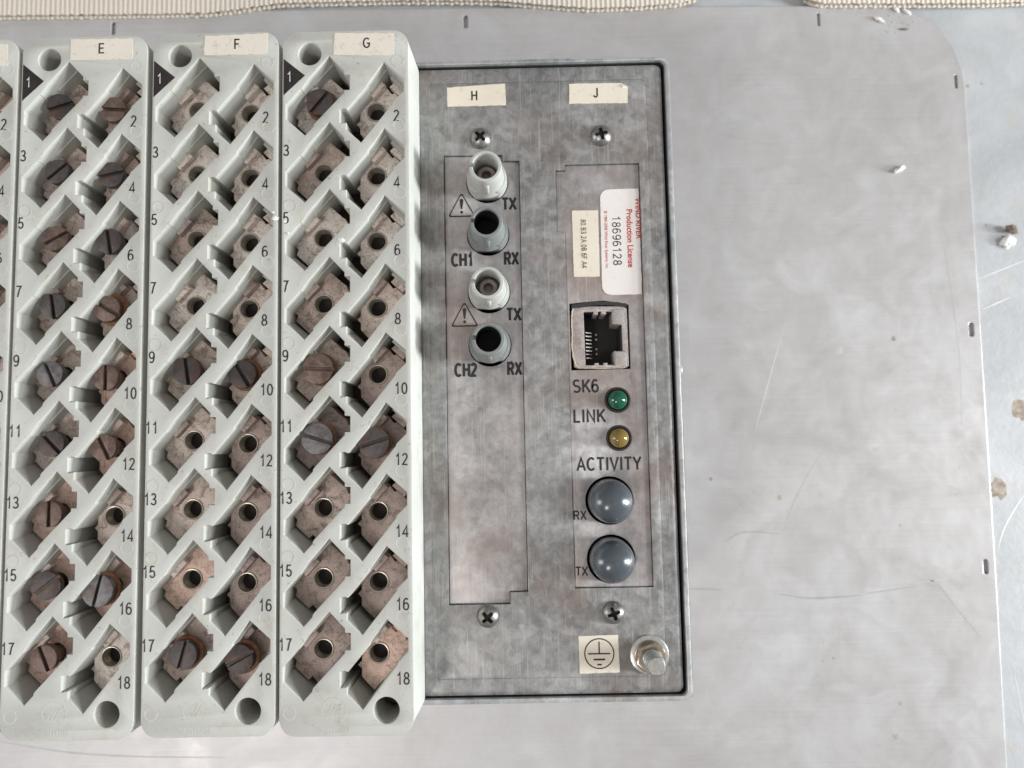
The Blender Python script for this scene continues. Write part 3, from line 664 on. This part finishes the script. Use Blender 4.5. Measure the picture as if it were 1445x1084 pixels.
def housing():
    holes = [circ(-25.9, 169.4, 3.05, 28), circ(-6.7, 2.1, 3.2, 28)]
    for k in range(9):
        holes.append(off(LP, LX, LY - k * DY)); holes.append(off(RP, RX_, RY - k * DY))
    body = flat([rrect(-BW, Y0, 0, Y1, 4.2, 6)] + holes, .0, HB, .2, 1, 'FRONT')
    for v in body.vertices:                                # side walls lean out towards the base
        if v.co.x > -.35 and v.co.z < HB - 1: v.co.x += .75
    ex = []
    for k in range(9):
        # wire entry ramps at the lower end of every slot
        a, b = (-11.6, -16.8), (-6.35, -21.3); n = Vector((b[1] - a[1], -(b[0] - a[0]))).normalized() * -1
        for (a, b, X, Yt, dd, zb) in (((-11.75, -16.7), (-6.2, -21.4), LX, LY, 1.1, 8.5), ((-10.0, -17.8), (-5.95, -21.6), RX_, RY, 1.1, 8.5)):
            t = Vector((b[0] - a[0], b[1] - a[1])).normalized(); n = Vector((-t.y, t.x))
            if n.y < 0: n = -n
            P = []
            for p in (a, b):
                x, y = p[0] + X, p[1] + Yt - k * DY
                o2 = -n * .15
                P += [(x + o2.x, y + o2.y, HB - .35), (x + o2.x, y + o2.y, .8), (x + n.x * dd, y + n.y * dd, HB - zb), (x + n.x * dd, y + n.y * dd, .8)]
            ex.append(hull(P))
        # little locating steps on the upper left wall
        x, y = LX, LY - k * DY
        ex.append(hull([(x + a_, y + b_, z_) for a_, b_ in ((-5.3, -5.6), (-.1, -.05), (.2, -.3), (-5.0, -5.9)) for z_ in (1, HB - 4.2)]))
        x, y = RX_, RY - k * DY
        ex.append(hull([(x + a_, y + b_, z_) for a_, b_ in ((-4.4, -5.9), (-.1, -.05), (.2, -.3), (-4.1, -6.2)) for z_ in (1, HB - 3.6)]))
        ex.append(hull([(x + a_, y + b_, z_) for a_, b_ in ((1.2, -1.1), (5.0, -4.6), (4.5, -5.2), (.7, -1.6)) for z_ in (1, HB - 5.6)]))
    # moulded pin marks
    for k in range(8):
        ex.append(lathe([(1.75, HB - .2), (1.7, HB + .03), (1.45, HB + .04), (1.4, HB + .0)], 24, -2.6, 149.5 - k * DY))
    for (x, y) in ((-30.5, 1.8), (-30.9, 128.8), (-30.9, 93.0), (-30.9, 57.3), (-30.9, 39.4), (-2.9, 167)):
        ex.append(lathe([(1.75, HB - .2), (1.7, HB + .03), (1.45, HB + .05), (1.4, HB + .0)], 24, x, y))
    # moulded round emblem and raised strokes under it
    ex.append(lathe([(3.1, HB - .2), (3.05, HB + .03), (2.9, HB + .03), (2.8, HB - .2)], 32, -19.6, 2.4))
    for dx in (-1.0, 0, 1.0):
        ex.append(hull([(-19.6 + dx + a_, 2.4 + b_, z_) for a_, b_ in ((-.9, -1.4), (-.6, -1.5), (.9, 1.4), (.6, 1.5)) for z_ in (HB - .2, HB + .04)]))
    r = random.Random(3); x = -23.4
    while x < -15.6:
        wd = r.uniform(.3, .6); sl = r.uniform(-.3, .3)
        ex.append(hull([(x + a_ + b_ * sl * .3, -2.9 + b_, z_) for a_ in (0, .22) for b_ in (0, 1.5) for z_ in (HB - .2, HB + .05)])); x += wd + .2
    return join(body, *ex)
FLOOR = fin(box(-BW + 1.5, Y0 + 1.5, .05, -1.5, Y1 - 1.5, .8), M['inside'])  # floor coloured dark brown to paint the deep shade in the slots
HM = fin(housing(), M['housing'], 25)
# terminal plates: clamp plate with a bore and a raised side tab
PLp = [(-11.5, -12.4), (-10.3, -13.7), (-10.7, -15.2), (-7.2, -18.6), (-6.2, -17.6), (-4.8, -19.3), (4.6, -9.9), (4.6, -7.3), (3.1, -7.1), (2.5, -5.7), (1.5, -5.0), (-1.4, -2.3), (-2.3, -2.1), (-4.9, -5.0)]
PRp = [(-7.9, -15.8), (-7.0, -16.9), (-4.7, -19.3), (4.7, -9.4), (4.9, -7.9), (1.5, -4.6), (.8, -4.9), (-.6, -3.1), (-1.7, -2.3), (-2.6, -1.3), (-7.9, -8.3)]
HL, HR = (-3.4, -10.8), (-3.45, -9.95)
ZP = HB - 8
TABS = {}
def plate_mesh(side):
    P, Hh = (PLp, HL) if side == 'l' else (PRp, HR)
    pl = flat([P, circ(*Hh, 2.45, 32)], ZP - 6.5, ZP, .22)
    if side == 'l': tab = [(-8.9, -8.3), (-5.7, -4.6), (-3.9, -6.4), (-7.3, -10.1)]; tz = ZP + 2.3
    else: tab = [(-5.7, -5.3), (-2.6, -1.6), (-.5, -3.6), (-3.6, -7.1)]; tz = ZP + 2.6
    TABS[side] = flat([tab], ZP - 1, tz, .18)
    ex = []
    if side == 'r':      # punched arrow and edge mark
        ex = [hull([(a, b, z) for a, b in ((.3, -3.3), (1.9, -1.9), (4.9, -4.7), (3.4, -6.2)) for z in (ZP - 2, ZP + .9)]), hull([(-8.9 + a, -13.0 + b, z) for a, b in ((0, 0), (1.0, 1.0), (1.0, -1.0)) for z in (ZP - 3, ZP - .5)]), hull([(a, b, z) for a, b in ((-6.9, -16.6), (-6.6, -16.8), (-6.6, -10.0), (-6.9, -9.8)) for z in (ZP - 1, ZP + .12)])]
    else:
        ex = [flat([[(3.0, -9.9), (4.5, -8.5), (3.0, -7.2)], [(3.2, -9.4), (4.1, -8.5), (3.2, -7.7)]], ZP - .3, ZP + .15)]
    return join(pl, *ex)
def bore_mesh(h):
    return lathe([(2.75, ZP - .3), (2.75, ZP + .1), (2.6, ZP + .25), (2.35, ZP + .2), (2.3, ZP)] + [(2.3 - (.18 if i % 2 else 0), ZP - .1 - i * .35) for i in range(13)] + [(2.1, ZP - 5)], 32, *h)
PM = {(s_, k): fin(plate_mesh(s_), PL[k], 30) for s_ in 'lr' for k in PL}
TM = {(s_, k): fin(TABS[s_], PL[k], 30) for s_ in 'lr' for k in PL}
BM = {s_: fin(bore_mesh(HL if s_ == 'l' else HR), M['bore'], 50) for s_ in 'lr'}
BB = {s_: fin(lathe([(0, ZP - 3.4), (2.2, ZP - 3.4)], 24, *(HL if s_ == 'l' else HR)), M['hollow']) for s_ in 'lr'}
def slotted(r):
    sw = .48; parts = [lathe([(0, -2.1), (r * .97, -2.1), (r, -1.9), (r, -1.15), (0, -1.15)], 40)]
    for s_ in (1, -1):
        a0 = math.asin(sw / r); p = [(r * math.cos(t), s_ * r * math.sin(t)) for t in [a0 + (math.pi - 2 * a0) * i / 20 for i in range(21)]]
        parts.append(flat([p], -1.2, 0, .12))
    parts.append(lathe([(2.1 - (.2 if i % 2 else 0), -9 + i * .35) for i in range(21)] + [(0, -2.0)], 20))
    return join(*parts)
SH = {(r, k): fin(slotted(r), SM[k], 35) for r in (3.35, 3.6, 3.95) for k in SM}
WASH = fin(lathe([(1.9, 0), (4.15, 0), (4.25, -.2), (4.25, -.8)], 36), M['rust'], 40)
SCR = {
 'E': {1: (20, 3.35, 'black', 3.9, 8, 6), 2: (-4, 3.35, 'brown', 3.8), 3: (40, 3.35, 'blue', 3.4, -7, 0), 4: (12, 3.35, 'blue', 3.4), 5: (30, 3.35, 'brown', 3.6, -6, 4), 6: (-80, 3.35, 'blue', 3.2), 7: (-80, 3.35, 'blue', 3.3),
       8: (-31, 3.35, 'brown', 3.2), 9: (-65, 3.35, 'grey', 3.0), 10: (-89, 3.35, 'brown', 3.2), 11: (-46, 3.35, 'blue', 3.0), 12: (-63, 3.35, 'brown', 3.0), 13: (-89, 3.35, 'brown', 2.9), 15: (38, 3.6, 'blue', 2.6, 8, 4), 16: (78, 3.95, 'grey', 1.8, -5, 3), 17: (-67, 3.35, 'brown', 2.6)},
 'F': {9: (-81, 3.6, 'black', 2.8), 10: (-58, 3.6, 'black', 2.8), 17: (75, 3.6, 'blue', 2.6), 18: (28, 3.6, 'black', 2.4)},
 'G': {1: (50, 3.6, 'blue', 3.3), 9: (-3, 3.95, 'brown', 1.8), 11: (-18, 3.95, 'grey', 1.3), 12: (17, 3.95, 'blue', 1.5)},
 'D': {3: (30, 3.35, 'brown', 3.4), 8: (50, 3.35, 'brown', 3.4)}}
TONE = {
 'G': 'tin tin sooty tin tin tin sooty dull dull dark dark dark sooty dark dark dark dark copper'.split(),
 'F': 'tin tin tin tin sooty tin tin dull dull dull dull dark dull dark copper dark dull dark'.split(),
 'E': 'dull dull dull dull dull tin dull dull dull copper dull copper copper dull copper copper copper tin'.split(),
 'D': ['tin', 'dull'] * 9}
RUST = {('F', 17), ('F', 18), ('F', 10), ('G', 1), ('G', 12), ('G', 11), ('G', 9), ('E', 16), ('E', 8)}
LAB = {'E': 'terminal block with sticker E, nearly every terminal holding a slotted screw', 'F': 'terminal block with sticker F, mostly open bores', 'G': 'terminal block with sticker G next to the metal panel', 'D': 'terminal block cut off by the left picture edge'}
num_mesh = {}
def numm(n):
    if n not in num_mesh: num_mesh[n] = fin(letters(str(n), 2.95, .92, .125), M['ink'])
    return num_mesh[n]
one_white = fin(letters('1', 2.7, 1, .09), M['white_ink'])
tri_m = fin(hull([(x, y, z) for x, y in ((-BW + .3, 5.0), (-BW + .3, -4.9), (-BW + 5.9, .35)) for z in (-.05, .06)]), M['black_plastic'])
mount = fin(lathe([(0, 4.2), (1.6, 4.1), (2.4, 3.4), (2.9, 2.2), (2.95, 1)], 28), SM['brown'], 40)
ZF = HB
for bi, nm in enumerate('GFED'):
    b = obj('terminal_block', HM, relay, rp_({'G': 0, 'F': -33.98, 'E': -68.75, 'D': -102.75}[nm], {'F': .33, 'E': .1}.get(nm, 0), 0), label=LAB[nm])
    if nm == 'F': b.rotation_euler.z = math.radians(.05)
    if nm == 'E': b.rotation_euler.z = math.radians(-.03)
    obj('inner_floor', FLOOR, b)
    for i in range(18):
        n = i + 1; k = i // 2; s_ = 'l' if n % 2 else 'r'
        if nm == 'D' and s_ == 'l': continue
        X, Y = (LX, LY - k * DY) if s_ == 'l' else (RX_, RY - k * DY)
        p = obj('terminal_plate', PM[(s_, TONE[nm][i])], b, (X, Y, 0))
        obj('clamp_tab', TM[(s_, {'tin': 'dull', 'dull': 'dark', 'copper': 'dull', 'dark': 'dark', 'sooty': 'dark'}[TONE[nm][i]])], b, (X, Y, 0))  # tabs take a darker plate tone, their shade put into the colour
        h = HL if s_ == 'l' else HR
        sr = SCR[nm].get(n)
        if sr:
            ang, r, mt, dep = sr[:4]; dep -= 0 if nm != 'E' else (1.1 if n < 11 or n % 2 == 0 else .1); tx = sr[4] if len(sr) > 4 else 0; ty = sr[5] if len(sr) > 5 else 0
            o = obj('terminal_screw', SH[(r, mt)], b, (X + h[0] - (.3 if nm == 'E' and (n < 11 or n % 2 == 0) else 0), Y + h[1], HB - dep)); o.rotation_euler = (math.radians(tx), math.radians(ty), math.radians(ang))
            if (nm, n) in RUST: obj('rusty_washer', WASH, b, (X + h[0] + .15, Y + h[1] + .1, HB - dep - 2.3))
        else:
            obj('threaded_bore', BM[s_], b, (X, Y, 0)); obj('bore_floor', BB[s_], b, (X, Y, 0))
        if n > 1:
            dx = -31.9 if n % 2 else -3.25
            if n > 9: dx = -31.6 if n % 2 else -2.6
            yy = (143.5 - (k - 1) * 17.9) if n % 2 else (152.2 - k * 17.82)
            obj('number', numm(n), b, (dx, yy, HB + .03))
    if nm != 'D':
        obj('pin_marker', tri_m, b, (0, 163.2, HB)); obj('number', one_white, b, (-31.2, 163.3, HB + .09))
    P = {'G': [(-19.4, 174.9), (-3.6, 174.5), (-3.8, 168.4), (-19.6, 168.9)], 'F': [(-53.4 + 33.94, 174.6), (-36.8 + 33.94, 175.0), (-36.75 + 33.94, 169.3), (-53.5 + 33.94, 169.35)],
         'E': [(-20.4, 174.75), (-3.9, 174.7), (-3.8, 169.1), (-20.3, 169.0)], 'D': [(-21, 174.4), (-3.0, 174.0), (-2.7, 168.0), (-21, 168.2)]}[nm]
    obj('letter_sticker', fin(flat([uneven(P, .7, .25)], HB + .02, HB + .12, .02), M['aged']), b)
    if nm != 'D': obj('letter', fin(letters(nm, 2.75, .95, .14), M['ink']), b, ((-10.9, 172.0) if nm == 'G' else (-10.9, 172.2) if nm == 'F' else (-12.1, 172.1)) + (HB + .145,))
    obj('mounting_screw', mount, b, (-25.9, 169.4, 0)); obj('mounting_screw', mount, b, (-6.7, 2.1, 0))
    if nm in 'GF':
        def chip(x, y, s1, seed):
            bm = bmesh.new(); bmesh.ops.create_icosphere(bm, subdivisions=2, radius=1)
            for v in bm.verts: v.co = Vector((v.co.x * s1, v.co.y * s1 * .7, v.co.z * .25)) * (1 + .5 * noise.noise(v.co * 2 + Vector((seed, 0, 0))))
            m = bpy.data.meshes.new('q'); bm.to_mesh(m); bm.free(); obj('chipped_spot', fin(m, M['crumb']), b, (x, y, HB))
        if nm == 'G': chip(-17.6, 119.4, .9, 1); chip(-32.2, 124.6, .5, 2); chip(-31.4, 121.5, .35, 3)
        else: chip(-.6, 125.2, .9, 4); chip(-1.2, 126.8, .4, 5)
